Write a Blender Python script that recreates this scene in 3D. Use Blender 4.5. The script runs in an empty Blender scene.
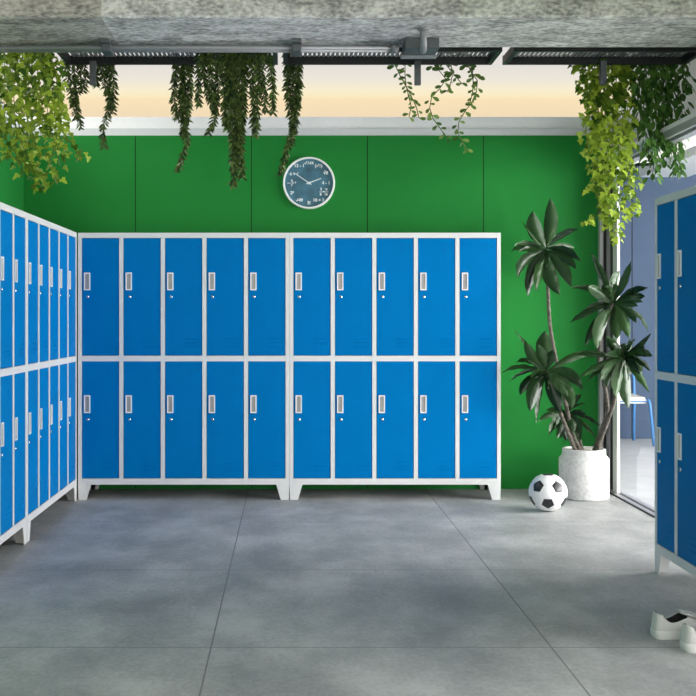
import bpy, bmesh, math, random
from mathutils import Vector, Matrix
from math import pi, sin, cos, radians as R
random.seed(7)
sc = bpy.context.scene
COL = sc.collection
F, CX, CY, CH = 1114.0, 289.0, 318.0, 1.224     # focal length in px of the 696 frame, principal point, camera height

def at(px, py, Y):                               # the point of the room at depth Y seen at a pixel
    return Vector(((px-CX)*Y/F, Y, CH+(CY-py)*Y/F))

# ------------------------------------------------------------------ materials
def newmat(name):
    m = bpy.data.materials.new(name); m.use_nodes = True
    nt = m.node_tree; b = nt.nodes['Principled BSDF']
    return m, nt, b
def N(nt, t, **kw):
    n = nt.nodes.new(t)
    for k, v in kw.items(): setattr(n, k, v)
    return n
def ramp(nt, stops, interp='LINEAR'):
    r = N(nt, 'ShaderNodeValToRGB'); e = r.color_ramp.elements; r.color_ramp.interpolation = interp
    while len(e) < len(stops): e.new(.5)
    for i, (p, c) in enumerate(stops):
        e[i].position = p; e[i].color = (c[0], c[1], c[2], 1)
    return r
def plain(name, col, rough=.5, metal=0, noise=.04, scale=30, bump=0, spec=.5):
    m, nt, b = newmat(name)
    tc = N(nt, 'ShaderNodeTexCoord'); no = N(nt, 'ShaderNodeTexNoise'); no.inputs['Scale'].default_value = scale
    no.inputs['Detail'].default_value = 4
    nt.links.new(tc.outputs['Object'], no.inputs['Vector'])
    r = ramp(nt, [(.3, [c*(1-noise) for c in col]), (.7, [min(1, c*(1+noise)) for c in col])])
    nt.links.new(no.outputs['Fac'], r.inputs['Fac']); nt.links.new(r.outputs['Color'], b.inputs['Base Color'])
    b.inputs['Roughness'].default_value = rough; b.inputs['Metallic'].default_value = metal
    b.inputs['Specular IOR Level'].default_value = spec
    if bump:
        bp = N(nt, 'ShaderNodeBump'); bp.inputs['Strength'].default_value = bump; bp.inputs['Distance'].default_value = .01
        nt.links.new(no.outputs['Fac'], bp.inputs['Height']); nt.links.new(bp.outputs['Normal'], b.inputs['Normal'])
    return m
def leafmat(name, dark, light, rough=.45, trans=.25, spec=.4):
    m, nt, b = newmat(name)
    g = N(nt, 'ShaderNodeNewGeometry')
    r = ramp(nt, [(0, dark), (1, light)])
    nt.links.new(g.outputs['Random Per Island'], r.inputs['Fac'])
    nt.links.new(r.outputs['Color'], b.inputs['Base Color'])
    b.inputs['Roughness'].default_value = rough; b.inputs['Specular IOR Level'].default_value = spec
    t = N(nt, 'ShaderNodeBsdfTranslucent'); mx = N(nt, 'ShaderNodeMixShader'); mx.inputs[0].default_value = trans
    nt.links.new(r.outputs['Color'], t.inputs['Color'])
    nt.links.new(b.outputs[0], mx.inputs[1]); nt.links.new(t.outputs[0], mx.inputs[2])
    nt.links.new(mx.outputs[0], nt.nodes['Material Output'].inputs['Surface'])
    return m
def glassmat(name, tint=(1, 1, 1), refl=.08):
    m, nt, b = newmat(name); nt.nodes.remove(b)
    t = N(nt, 'ShaderNodeBsdfTransparent'); t.inputs[0].default_value = (*tint, 1)
    g = N(nt, 'ShaderNodeBsdfGlossy'); g.inputs['Roughness'].default_value = .01
    fr = N(nt, 'ShaderNodeFresnel'); fr.inputs['IOR'].default_value = 1.25
    mx = N(nt, 'ShaderNodeMixShader')
    fm = N(nt, 'ShaderNodeMath', operation='MULTIPLY'); fm.inputs[1].default_value = refl; nt.links.new(fr.outputs[0], fm.inputs[0])
    nt.links.new(fm.outputs[0], mx.inputs[0]); nt.links.new(t.outputs[0], mx.inputs[1]); nt.links.new(g.outputs[0], mx.inputs[2])
    nt.links.new(mx.outputs[0], nt.nodes['Material Output'].inputs['Surface'])
    return m
def concrete(name, c0, c1, scale=6, bump=.35, stretch=(1, 1, 1), rough=.85, panels=False, fine=60):
    m, nt, b = newmat(name)
    tc = N(nt, 'ShaderNodeTexCoord'); mp = N(nt, 'ShaderNodeMapping'); mp.inputs['Scale'].default_value = stretch
    nt.links.new(tc.outputs['Object'], mp.inputs['Vector'])
    n1 = N(nt, 'ShaderNodeTexNoise'); n1.inputs['Scale'].default_value = scale; n1.inputs['Detail'].default_value = 9; n1.inputs['Roughness'].default_value = .68
    n2 = N(nt, 'ShaderNodeTexNoise'); n2.inputs['Scale'].default_value = fine; n2.inputs['Detail'].default_value = 6
    for n in (n1, n2): nt.links.new(mp.outputs[0], n.inputs['Vector'])
    mx = N(nt, 'ShaderNodeMath', operation='MULTIPLY_ADD'); mx.inputs[1].default_value = .45
    nt.links.new(n2.outputs['Fac'], mx.inputs[0])
    ml = N(nt, 'ShaderNodeMath', operation='MULTIPLY'); ml.inputs[1].default_value = .55
    nt.links.new(n1.outputs['Fac'], ml.inputs[0]); nt.links.new(ml.outputs[0], mx.inputs[2])
    r = ramp(nt, [(.40 if panels else .34, c0), (.60 if panels else .62, c1)])
    nt.links.new(mx.outputs[0], r.inputs['Fac'])
    out = r.outputs['Color']
    if panels:       # formwork boards of slightly different cement
        sx = N(nt, 'ShaderNodeSeparateXYZ'); nt.links.new(tc.outputs['Object'], sx.inputs[0])
        mr = N(nt, 'ShaderNodeMapRange'); mr.inputs[1].default_value = -2; mr.inputs[2].default_value = 2.6
        nt.links.new(sx.outputs['X'], mr.inputs[0])
        f = lambda x: (x+2)/4.6
        pr = ramp(nt, [(0, (.72, .70, .66)), (f(-.94), (1, 1, 1)), (f(.845), (1.0, 1.03, .97))], 'CONSTANT')
        nt.links.new(mr.outputs[0], pr.inputs['Fac'])
        mm = N(nt, 'ShaderNodeMix', data_type='RGBA', blend_type='MULTIPLY'); mm.inputs[0].default_value = 1
        nt.links.new(out, mm.inputs[6]); nt.links.new(pr.outputs[0], mm.inputs[7]); out = mm.outputs[2]
    nt.links.new(out, b.inputs['Base Color']); b.inputs['Roughness'].default_value = rough
    bp = N(nt, 'ShaderNodeBump'); bp.inputs['Strength'].default_value = bump; bp.inputs['Distance'].default_value = .02
    nt.links.new(mx.outputs[0], bp.inputs['Height']); nt.links.new(bp.outputs['Normal'], b.inputs['Normal'])
    return m
def floormat():
    m, nt, b = newmat('floor_tiles')
    tc = N(nt, 'ShaderNodeTexCoord'); sx = N(nt, 'ShaderNodeSeparateXYZ'); nt.links.new(tc.outputs['Object'], sx.inputs[0])
    def joint(sock, off, pitch):
        a = N(nt, 'ShaderNodeMath', operation='SUBTRACT'); a.inputs[1].default_value = off; nt.links.new(sock, a.inputs[0])
        p = N(nt, 'ShaderNodeMath', operation='PINGPONG'); p.inputs[1].default_value = pitch/2; nt.links.new(a.outputs[0], p.inputs[0])
        l = N(nt, 'ShaderNodeMath', operation='LESS_THAN'); l.inputs[1].default_value = .003; nt.links.new(p.outputs[0], l.inputs[0])
        return l.outputs[0]
    j1 = joint(sx.outputs['X'], -.29, 1.265); j2 = joint(sx.outputs['Y'], 4.14, 1.273)
    jm = N(nt, 'ShaderNodeMath', operation='MAXIMUM'); nt.links.new(j1, jm.inputs[0]); nt.links.new(j2, jm.inputs[1])
    mp = N(nt, 'ShaderNodeMapping'); mp.inputs['Scale'].default_value = (1.25, .8, 1); nt.links.new(tc.outputs['Object'], mp.inputs[0])
    n1 = N(nt, 'ShaderNodeTexNoise'); n1.inputs['Scale'].default_value = 1.9; n1.inputs['Detail'].default_value = 9; n1.inputs['Roughness'].default_value = .62
    n2 = N(nt, 'ShaderNodeTexNoise'); n2.inputs['Scale'].default_value = 45; n2.inputs['Detail'].default_value = 5
    for n in (n1, n2): nt.links.new(mp.outputs[0], n.inputs['Vector'])
    mx = N(nt, 'ShaderNodeMath', operation='MULTIPLY_ADD'); mx.inputs[1].default_value = .22
    nt.links.new(n2.outputs['Fac'], mx.inputs[0])
    ml = N(nt, 'ShaderNodeMath', operation='MULTIPLY'); ml.inputs[1].default_value = .78
    nt.links.new(n1.outputs['Fac'], ml.inputs[0]); nt.links.new(ml.outputs[0], mx.inputs[2])
    r = ramp(nt, [(.38, (.262, .267, .266)), (.5, (.368, .374, .373)), (.62, (.50, .506, .503))]); nt.links.new(mx.outputs[0], r.inputs['Fac'])
    c = N(nt, 'ShaderNodeMix', data_type='RGBA'); nt.links.new(jm.outputs[0], c.inputs[0]); nt.links.new(r.outputs[0], c.inputs[6])
    c.inputs[7].default_value = (.17, .17, .168, 1)
    nt.links.new(c.outputs[2], b.inputs['Base Color'])
    rr = N(nt, 'ShaderNodeMapRange'); rr.inputs[3].default_value = .42; rr.inputs[4].default_value = .62; b.inputs['Specular IOR Level'].default_value = .35
    nt.links.new(n1.outputs['Fac'], rr.inputs[0]); nt.links.new(rr.outputs[0], b.inputs['Roughness'])
    bp = N(nt, 'ShaderNodeBump'); bp.inputs['Strength'].default_value = .08; bp.inputs['Distance'].default_value = .004
    nt.links.new(n2.outputs['Fac'], bp.inputs['Height']); nt.links.new(bp.outputs['Normal'], b.inputs['Normal'])
    return m
def panelwall(name, col, off, pitch, vary=.03, rough=.55, xw=.003):
    m, nt, b = newmat(name)
    tc = N(nt, 'ShaderNodeTexCoord'); sx = N(nt, 'ShaderNodeSeparateXYZ'); nt.links.new(tc.outputs['Object'], sx.inputs[0])
    a = N(nt, 'ShaderNodeMath', operation='SUBTRACT'); a.inputs[1].default_value = off; nt.links.new(sx.outputs['X'], a.inputs[0])
    p = N(nt, 'ShaderNodeMath', operation='PINGPONG'); p.inputs[1].default_value = pitch/2; nt.links.new(a.outputs[0], p.inputs[0])
    l = N(nt, 'ShaderNodeMath', operation='LESS_THAN'); l.inputs[1].default_value = xw; nt.links.new(p.outputs[0], l.inputs[0])
    no = N(nt, 'ShaderNodeTexNoise'); no.inputs['Scale'].default_value = 3; nt.links.new(tc.outputs['Object'], no.inputs['Vector'])
    r = ramp(nt, [(.3, [k*(1-vary) for k in col]), (.7, [k*(1+vary) for k in col])]); nt.links.new(no.outputs['Fac'], r.inputs['Fac'])
    c = N(nt, 'ShaderNodeMix', data_type='RGBA'); nt.links.new(l.outputs[0], c.inputs[0]); nt.links.new(r.outputs[0], c.inputs[6])
    c.inputs[7].default_value = (col[0]*.15, col[1]*.15, col[2]*.15, 1)
    nt.links.new(c.outputs[2], b.inputs['Base Color']); b.inputs['Roughness'].default_value = rough
    b.inputs['Specular IOR Level'].default_value = .15
    return m

M = {}
M['green'] = panelwall('green_panel', (.012, .205, .032), -1.10, .831)
M['greenplain'] = plain('green_paint', (.012, .205, .032), .55, noise=.03, scale=3, spec=.3)
M['bluewall'] = panelwall('grey_blue_panel', (.066, .096, .17), 3.48, 1.2, xw=.006)
M['floor'] = floormat()
M['floor2'] = concrete('pale_concrete_floor', (.42, .43, .44), (.62, .63, .64), 3, .05, (1, 2, 1), .4)
M['beam'] = concrete('board_marked_concrete', (.25, .243, .23), (.84, .82, .79), 8, 1.0, (.75, 1.2, 1.3), .9, True, 46)
M['ceil'] = concrete('ceiling_concrete', (.3, .3, .29), (.48, .48, .47), 5, .3)
M['white'] = plain('white_wall_paint', (.86, .84, .80), .7, noise=.02, scale=4)
M['railwhite'] = plain('white_window_rail', (.92, .93, .94), .45, noise=.02)
M['railgrey'] = plain('grey_window_rail', (.66, .69, .705), .45, noise=.02)  # on the windows, shading between lower and upper rail put into the colour
M['alu'] = plain('aluminium', (.55, .55, .58), .35, .5, .03)
M['cream'] = plain('cream_profile', (.75, .75, .72), .4, 0, .02)
M['black'] = plain('black_rubber', (.012, .012, .013), .6, 0, .1)
M['frame'] = plain('grey_white_locker_enamel', (.68, .685, .69), .38, 0, .015, 8)
M['door'] = plain('blue_locker_enamel', (0, .165, .46), .45, 0, .02, 5, spec=.02)
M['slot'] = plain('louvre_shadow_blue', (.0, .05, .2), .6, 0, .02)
M['hpl'] = plain('handle_rim', (.82, .83, .84), .35, 0, .02)
M['hin'] = plain('handle_recess_grey', (.33, .32, .32), .4, .3, .03)
M['chrome'] = plain('chrome', (.8, .8, .82), .15, 1, .02)
M['dkmetal'] = plain('dark_tray_steel', (.022, .024, .025), .5, .3, .15)
M['slat'] = plain('grey_slat_steel', (.22, .225, .225), .5, .2, .1)
M['greymetal'] = plain('grey_bracket_steel', (.11, .12, .13), .45, .4, .1)
M['pipe'] = plain('galvanised_conduit', (.27, .275, .285), .45, .25, .05)
M['terra'] = plain('terracotta', (.25, .09, .045), .8, 0, .15)
M['darkpot'] = plain('dark_plastic_pot', (.02, .022, .02), .6, 0, .1)
M['soil'] = plain('soil', (.03, .02, .015), .95, 0, .4, 60, .6)
M['vine'] = plain('vine_stem', (.10, .13, .03), .7, 0, .2)
M['vinedk'] = plain('dark_vine_stem', (.05, .055, .02), .7, 0, .2)
M['ivy'] = leafmat('ivy_leaf', (.04, .12, .008), (.45, .60, .06), .5, .25)
M['willow'] = leafmat('narrow_leaf', (.012, .034, .010), (.13, .20, .045), .4, .2)
M['jade'] = leafmat('round_leaf', (.05, .13, .025), (.24, .36, .09), .35, .2)
M['broad'] = leafmat('broad_leaf', (.025, .08, .014), (.12, .26, .05), .35, .25)
M['rubber'] = leafmat('glossy_dark_leaf', (.006, .023, .008), (.030, .080, .022), .27, .06, .38)
M['bark'] = plain('knobbly_bark', (.12, .105, .085), .85, 0, .55, 70, .8)
M['pot'] = concrete('pale_concrete_pot', (.46, .46, .455), (.74, .74, .735), 9, .12, (1, 1, 1), .7, fine=50)
M['gravel'] = plain('pale_gravel', (.5, .48, .45), .8, 0, .5, 60, .6)
M['ballwhite'] = plain('white_ball_leather', (.84, .84, .85), .32, 0, .02)
M['ballblack'] = plain('black_ball_leather', (.018, .02, .022), .28, 0, .1)
M['shoe'] = plain('off_white_canvas', (.66, .65, .65), .7, 0, .05, 200, .1)
M['shoesole'] = plain('white_rubber_sole', (.72, .72, .73), .5, 0, .03)
M['shoein'] = plain('dark_shoe_lining', (.035, .035, .04), .9, 0, .1)
M['glass'] = glassmat('clear_glass')
M['dial'] = plain('slate_blue_dial', (.045, .15, .215), .5, 0, .35, 14)
M['clockrim'] = plain('white_clock_rim', (.93, .94, .93), .35, 0, .01)
M['clockink'] = plain('white_clock_ink', (.8, .87, .88), .6, 0, .01)
M['chairblue'] = plain('blue_tube', (.08, .26, .60), .4, 0, .03)
M['chairseat'] = plain('cream_seat', (.78, .76, .70), .5, 0, .02)

# ------------------------------------------------------------------ mesh building
class MB:
    def __init__(s): s.v = []; s.f = []; s.m = []; s.sm = []
    def poly(s, pts, mat=0, smooth=False):
        i = len(s.v); s.v += [Vector(p) for p in pts]; s.f.append(list(range(i, i+len(pts)))); s.m.append(mat); s.sm.append(smooth)
    def box(s, a, b, mat=0, bev=0):
        a = Vector(a); b = Vector(b)
        bm = bmesh.new(); bmesh.ops.create_cube(bm, size=1)
        for v in bm.verts: v.co = Vector([(a[k]+b[k])/2 + v.co[k]*(b[k]-a[k]) for k in range(3)])
        if bev: bmesh.ops.bevel(bm, geom=bm.edges[:], offset=bev, segments=2, affect='EDGES', profile=.6)
        s.add_bm(bm, mat)
    def add_bm(s, bm, mat=0, smooth=False):
        i = len(s.v); bm.verts.index_update(); s.v += [v.co.copy() for v in bm.verts]
        for f in bm.faces: s.f.append([i+v.index for v in f.verts]); s.m.append(mat); s.sm.append(smooth)
        bm.free()
    def prism(s, pts, thick, mat=0):             # pts: closed 3D polygon, extruded by vector thick
        t = Vector(thick); n = len(pts); i = len(s.v); P = [Vector(p) for p in pts]
        s.v += P + [p+t for p in P]
        nrm = Vector((0, 0, 0))
        for k in range(n): nrm += P[k].cross(P[(k+1) % n])
        flip = nrm.dot(t) > 0
        lo = [i+k for k in range(n)]; hi = [i+n+k for k in range(n)]
        s.f.append(lo[::-1] if flip else lo); s.f.append(hi if flip else hi[::-1]); s.m += [mat]*2; s.sm += [False]*2
        for k in range(n):
            q = [lo[k], lo[(k+1) % n], hi[(k+1) % n], hi[k]]
            s.f.append(q if flip else q[::-1]); s.m.append(mat); s.sm.append(False)
    def tube(s, pts, r, seg=8, mat=0, caps=True):
        pts = [Vector(p) for p in pts]; n = len(pts); rr = r if isinstance(r, (list, tuple)) else [r]*n
        i0 = len(s.v); up = Vector((0.13, .31, .94)); prev = None
        for k in range(n):
            t = (pts[min(k+1, n-1)]-pts[max(k-1, 0)]).normalized()
            if prev is None:
                a = t.cross(up)
                if a.length < .05: a = t.cross(Vector((1, 0, 0)))
            else: a = prev - t*prev.dot(t)
            a.normalize(); prev = a; b = t.cross(a)
            for q in range(seg):
                an = 2*pi*q/seg; s.v.append(pts[k] + (a*cos(an)+b*sin(an))*rr[k])
        for k in range(n-1):
            for q in range(seg):
                s.f.append([i0+k*seg+q, i0+k*seg+(q+1) % seg, i0+(k+1)*seg+(q+1) % seg, i0+(k+1)*seg+q]); s.m.append(mat); s.sm.append(True)
        if caps:
            s.f.append([i0+q for q in range(seg)][::-1]); s.f.append([i0+(n-1)*seg+q for q in range(seg)]); s.m += [mat]*2; s.sm += [False]*2
    def lathe(s, prof, c=(0, 0, 0), seg=48, mat=0, axis='z', smooth=True):   # prof: (r, h)
        c = Vector(c); i0 = len(s.v); n = len(prof)
        for (r, h) in prof:
            for q in range(seg):
                a = 2*pi*q/seg
                p = Vector((r*cos(a), r*sin(a), h)) if axis == 'z' else Vector((r*cos(a), -h, r*sin(a)))
                s.v.append(c+p)
        for k in range(n-1):
            for q in range(seg):
                s.f.append([i0+k*seg+q, i0+k*seg+(q+1) % seg, i0+(k+1)*seg+(q+1) % seg, i0+(k+1)*seg+q]); s.m.append(mat); s.sm.append(smooth)
    def build(s, name, mats, parent=None, loc=None, auto=None):
        me = bpy.data.meshes.new(name)
        off = Vector(loc) if loc is not None else Vector((0, 0, 0))
        me.from_pydata([tuple(v-off) for v in s.v], [], s.f)
        mats = mats if isinstance(mats, (list, tuple)) else [mats]
        for m in mats: me.materials.append(m)
        me.polygons.foreach_set('material_index', s.m); me.polygons.foreach_set('use_smooth', s.sm)
        if auto:
            bm = bmesh.new(); bm.from_mesh(me)
            bmesh.ops.remove_doubles(bm, verts=bm.verts, dist=1e-5); bmesh.ops.recalc_face_normals(bm, faces=bm.faces)
            for f in bm.faces: f.smooth = True
            for e in bm.edges:
                if len(e.link_faces) == 2 and e.calc_face_angle() > auto: e.smooth = False
            bm.to_mesh(me); bm.free()
        me.update()
        o = bpy.data.objects.new(name, me); COL.objects.link(o)
        if parent: o.parent = parent
        elif loc is not None: o.location = loc
        return o
def tag(o, label=None, cat=None, group=None, kind=None):
    for k, v in (('label', label), ('category', cat), ('group', group), ('kind', kind)):
        if v: o[k] = v
    return o
def thing(name, loc, label, cat, group=None, rz=0):
    o = bpy.data.objects.new(name, None); COL.objects.link(o); o.location = loc; o.rotation_euler = (0, 0, rz)
    o.empty_display_size = .1
    return tag(o, label, cat, group)
def struct(mb, name, mats, parent=None, label=None, cat=None):
    o = mb.build(name, mats, parent)
    if not parent: o['kind'] = 'structure'
    if label: o['label'] = label
    if cat: o['category'] = cat
    return o
def sbox(name, a, b, mat, label=None, cat=None, bev=0):
    m = MB(); m.box(a, b, bev=bev); return struct(m, name, mat, None, label, cat)
def children(o): return [c for c in COL.objects if c.parent == o]
KIDS = {}
def copy_tree(o, parent=None):
    c = o.copy(); COL.objects.link(c)
    if parent: c.parent = parent
    for k in children(o):
        copy_tree(k, c)
    return c
def spline(pts, step):
    pts = [Vector(p) for p in pts]
    P = [pts[0]*2-pts[1]] + pts + [pts[-1]*2-pts[-2]]
    dense = []
    for i in range(1, len(P)-2):
        for k in range(12):
            t = k/12
            a, b, c, d = P[i-1], P[i], P[i+1], P[i+2]
            dense.append(.5*((2*b)+(c-a)*t+(2*a-5*b+4*c-d)*t*t+(3*b-3*c+d-a)*t**3))
    dense.append(pts[-1])
    out = [dense[0]]; acc = 0
    for i in range(1, len(dense)):
        d = (dense[i]-dense[i-1]); L = d.length
        if L < 1e-9: continue
        while acc+L >= step:
            f = (step-acc)/L; q = dense[i-1]+d*f
            out.append(q); d = dense[i]-q; dense[i-1] = q; L = d.length; acc = 0
            if L < 1e-9: break
        acc += L
    out.append(dense[-1])
    return out

# ------------------------------------------------------------------ the room
WB, WL, GX = 7.98, -1.90, 2.27          # back wall, left wall, glass partition
sbox('floor', (-2.1, -2.6, -.1), (2.31, 8.1, 0), M['floor'], 'grey concrete tiles', 'floor')
sbox('floor_terrace', (2.31, -2.6, -.1), (7.2, 11.5, -.002), M['floor2'], 'pale concrete floor beyond the sliding glass door', 'floor')
sbox('wall_back', (-2.02, WB, 0), (2.213, WB+.16, 2.531), M['green'], 'green panelled back wall', 'wall')
sbox('wall_left', (WL-.12, -2.6, 0), (WL, WB, 2.531), M['greenplain'], 'green left wall', 'wall')
sbox('wall_left_upper', (WL-.12, -2.6, 2.531), (WL, 5.6, 3.4), M['white'], 'white upper left wall', 'wall')
sbox('wall_front', (-2.02, -2.72, 0), (2.6, -2.6, 3.4), M['white'], 'white wall behind the camera', 'wall')
sbox('wall_far', (2.09, 11.3, 0), (7.2, 11.45, 2.775), M['bluewall'], 'grey blue panelled wall beyond the glass door', 'wall')
sbox('ceiling', (-2.02, -2.72, 3.30), (2.62, 8.16, 3.42), M['ceil'], 'concrete ceiling', 'ceiling')
sbox('ceiling_terrace', (2.62, -2.6, 2.775), (7.2, 11.5, 2.9), M['white'], 'white ceiling beyond the glass door', 'ceiling')
m = MB(); X0, X1 = WL, 2.5
pr = [(5.592, 2.731), (6.2, 2.731), (6.2, 3.3), (5.58, 3.3), (5.58, 2.741)]
m.prism([(X0, y, z) for y, z in pr], (X1-X0, 0, 0))
struct(m, 'ceiling_beam', M['beam'], None, 'rough board-marked concrete ceiling beam', 'beam')
# bulkhead over the partition, set back from it, and a soffit box outside
m = MB(); m.box((2.5, -2.6, 2.335), (2.62, WB+.16, 3.3)); m.box((2.235, -2.6, 2.335), (2.5, WB+.02, 2.36)); m.box((2.213, WB, 2.335), (2.62, WB+.16, 2.55))
struct(m, 'wall_right', M['white'], None, 'pale bulkhead above the glass door', 'wall')
sbox('trim_1', (3.42, 8.4, 2.60), (3.9, 10.9, 2.775), M['railgrey'], 'grey soffit box under the outer ceiling', 'trim', .01)
# clerestory windows
m = MB()
m.box((-2.02, 7.985, 2.531), (2.5, 8.12, 2.583), 0); m.box((-2.02, 8.0, 2.583), (2.5, 8.12, 2.668), 1); m.box((-2.02, 8.0, 3.24), (2.5, 8.12, 3.3), 1)
w = struct(m, 'window_1', [M['railgrey'], M['railwhite']], None, 'long clerestory window above the green back wall', 'window')
m = MB(); m.box((-2.0, 8.055, 2.668), (2.5, 8.061, 3.24)); m.build('pane', M['glass'], w)
m = MB()
m.box((WL-.10, 5.6, 2.531), (WL-.005, WB, 2.583), 0); m.box((WL-.10, 5.6, 2.583), (WL-.02, WB, 2.668), 1); m.box((WL-.10, 5.6, 3.24), (WL-.02, WB, 3.3), 1)
w = struct(m, 'window_2', [M['railgrey'], M['railwhite']], None, 'clerestory window above the green left wall', 'window')
m = MB(); m.box((WL-.06, 5.6, 2.668), (WL-.054, WB, 3.24)); m.build('pane', M['glass'], w)
# sliding glass door
m = MB()
m.box((2.213, 7.93, 0), (2.238, 7.985, 2.335), 0); m.box((2.238, 7.95, 0), (2.262, 8.0, 2.335), 1)
m.box((2.262, 7.885, 0), (2.29, 8.0, 2.335), 0)
m.box((2.275, 7.80, .012), (2.29, 7.885, 2.335), 1)
m.box((2.24, -2.6, 2.29), (2.262, 7.93, 2.335), 0); m.box((2.262, -2.6, 2.30), (2.278, 7.9, 2.335), 1); m.box((2.278, -2.6, 2.275), (2.335, 7.9, 2.335), 0)
m.box((2.236, -2.6, .0), (2.248, 7.93, .006), 1); m.box((2.248, -2.6, .0), (2.282, 7.93, .008), 0); m.box((2.282, -2.6, .0), (2.30, 7.93, .006), 1)
m.box((2.30, -2.6, .0), (2.335, 7.93, .012), 0)
d = struct(m, 'door_1', [M['alu'], M['black']], None, 'sliding glass door with grey aluminium frame and floor track', 'door')
m = MB(); m.box((2.268, 7.70, .012), (2.286, 7.80, 2.28)); m.box((2.262, 2.9, .012), (2.29, 3.0, 2.28)); m.build('sash', M['cream'], d)
m = MB(); m.box((2.276, 3.0, .012), (2.280, 7.70, 2.28)); m.build('pane', M['glass'], d)
m = MB(); m.box((2.276, -2.5, .012), (2.280, 2.9, 2.28)); m.build('pane', M['glass'], d)

# ------------------------------------------------------------------ lockers
LW, LD, LH = 1.423, .458, 1.798
def make_locker():
    t = thing('locker_unit', (0, 0, 0), 'x', 'locker')
    m = MB(); e = .0255; pitch = (LW-2*e+.0275)/5; dw = pitch-.0275
    m.box((0, 0, .102), (e, LD, LH), bev=.0015); m.box((LW-e, 0, .102), (LW, LD, LH), bev=.0015)
    m.box((e, 0, 1.763), (LW-e, .03, LH)); m.box((e, 0, .932), (LW-e, .03, .9695)); m.box((e, 0, .102), (LW-e, .03, .143))
    for k in range(4):
        x = e+(k+1)*pitch-.0275
        m.box((x, 0, .143), (x+.0275, .03, .932)); m.box((x, 0, .9695), (x+.0275, .03, 1.763))
    m.box((e, .03, .102), (LW-e, LD, .12)); m.box((e, .03, 1.78), (LW-e, LD, LH)); m.box((e, LD-.01, .12), (LW-e, LD, 1.78))
    m.build('cabinet_body', M['frame'], t)
    for sx in (0, 1):
        for sy in (0, 1):
            m = MB()
            X = lambda u: u if sx == 0 else LW-u
            Y = lambda u: u if sy == 0 else LD-u
            m.prism([(X(0), Y(0), .102), (X(.088), Y(0), .102), (X(.058), Y(0), 0), (X(.004), Y(0), 0)], (0, .005 if sy == 0 else -.005, 0))
            m.prism([(X(0), Y(0.005), .102), (X(0), Y(.088), .102), (X(.004), Y(.058), 0), (X(.004), Y(.005), 0)], (.005 if sx == 0 else -.005, 0, 0))
            m.build('leg', M['frame'], t, auto=.5)
    first = None
    for row in (0, 1):
        for k in range(5):
            x = e+k*pitch; z0, z1 = ((.9695, 1.763), (.143, .932))[row]
            if first is None:
                g = .0025
                m = MB(); m.box((g, .003, g), (dw-g, .021, z1-z0-g), 0, .002)
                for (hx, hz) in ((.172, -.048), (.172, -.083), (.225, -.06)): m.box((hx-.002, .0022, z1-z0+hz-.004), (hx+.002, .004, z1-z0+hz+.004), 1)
                door = m.build('door', [M['door'], M['slot']], t)
                h = z1-z0
                m = MB(); xa, xb, za, zb = .0155, .0575, h-.352, h-.233; w_ = .0075
                m.box((xa, -.004, za), (xa+w_, .004, zb)); m.box((xb-w_, -.004, za), (xb, .004, zb))
                m.box((xa+w_, -.004, zb-w_), (xb-w_, .004, zb)); m.box((xa+w_, -.004, za), (xb-w_, .004, za+w_))
                m.box((xa+w_, .001, za+w_), (xb-w_, .004, zb-w_), 1)
                m.build('handle', [M['hpl'], M['hin']], door)
                m = MB(); m.lathe([(0, .0005), (.0085, .0005), (.0095, -.003), (.0095, -.004)], (.041, 0, h-.396), 16, 0, 'y')
                m.box((.0395, -.0012, h-.402), (.0425, .0002, h-.390), 1)
                m.build('lock', [M['chrome'], M['black']], door)
                m = MB()
                for q in range(3):
                    for dx in (.135, .182):
                        z = h-.675-q*.028
                        m.prism([(dx, .003, z), (dx+.038, .003, z), (dx+.038, -.0005, z-.006), (dx, -.0005, z-.006)], (0, .001, -.0022))
                m.build('louvre_vent', M['door'], door)
                door.location = (x, 0, z0); first = door
            else:
                c = copy_tree(first, t); c.location = (x, 0, z0)
    return t
lk = make_locker()
lk.location = (-1.421, 7.5, 0)
lk['label'] = 'ten-door blue locker unit on the back wall, nearer the room corner'
lk['group'] = 'blue and white locker units'
spots = [((.003, 7.5, 0), 0, 'ten-door blue locker unit on the back wall, nearer the potted plant'),
         ((-1.428, 6.072, 0), pi/2, 'blue locker unit on the left wall, next to the room corner'),
         ((-1.428, 4.646, 0), pi/2, 'blue locker unit on the left wall, cut off by the photo edge'),
         ((1.762, 5.37, 0), -pi/2, 'blue locker unit in front of the glass door above the white sneakers')]
for loc, rz, lab in spots:
    c = copy_tree(lk); c.location = loc; c.rotation_euler = (0, 0, rz); c['label'] = lab

# ------------------------------------------------------------------ clock
cp = at(309, 182.7, WB-.04); cp.y = WB
ck = thing('wall_clock', cp, 'round wall clock with slate blue dial and white rim', 'clock')
rad = .186
m = MB(); m.lathe([(rad-.03, 0), (rad, 0.0), (rad, .035), (rad-.004, .042), (rad-.012, .042), (rad-.0145, .038), (rad-.0145, .02)], (0, 0, 0), 72, 0, 'y')
m.build('rim', M['clockrim'], ck, auto=.7)
m = MB(); m.lathe([(0, .022), (rad-.012, .022)], (0, 0, 0), 72, 0, 'y', False); m.build('dial', M['dial'], ck)
def hand(name, ang, L, w, y):
    m = MB(); d = Vector((sin(ang), 0, cos(ang))); n = Vector((cos(ang), 0, -sin(ang)))
    m.prism([Vector((0, y, 0))-d*.02+n*w, Vector((0, y, 0))-d*.02-n*w, Vector((0, y, 0))+d*L-n*w*.6, Vector((0, y, 0))+d*L+n*w*.6], (0, -.002, 0))
    m.build(name, M['clockink'], ck)
hand('hour_hand', math.atan2(112, 42), .094, .0040, -.026)
hand('minute_hand', math.atan2(-137, 92), .134, .0032, -.030)
m = MB(); m.lathe([(0, .036), (.008, .036), (.009, .022)], (0, 0, 0), 20, 0, 'y'); m.build('centre_cap', M['clockink'], ck)
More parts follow.
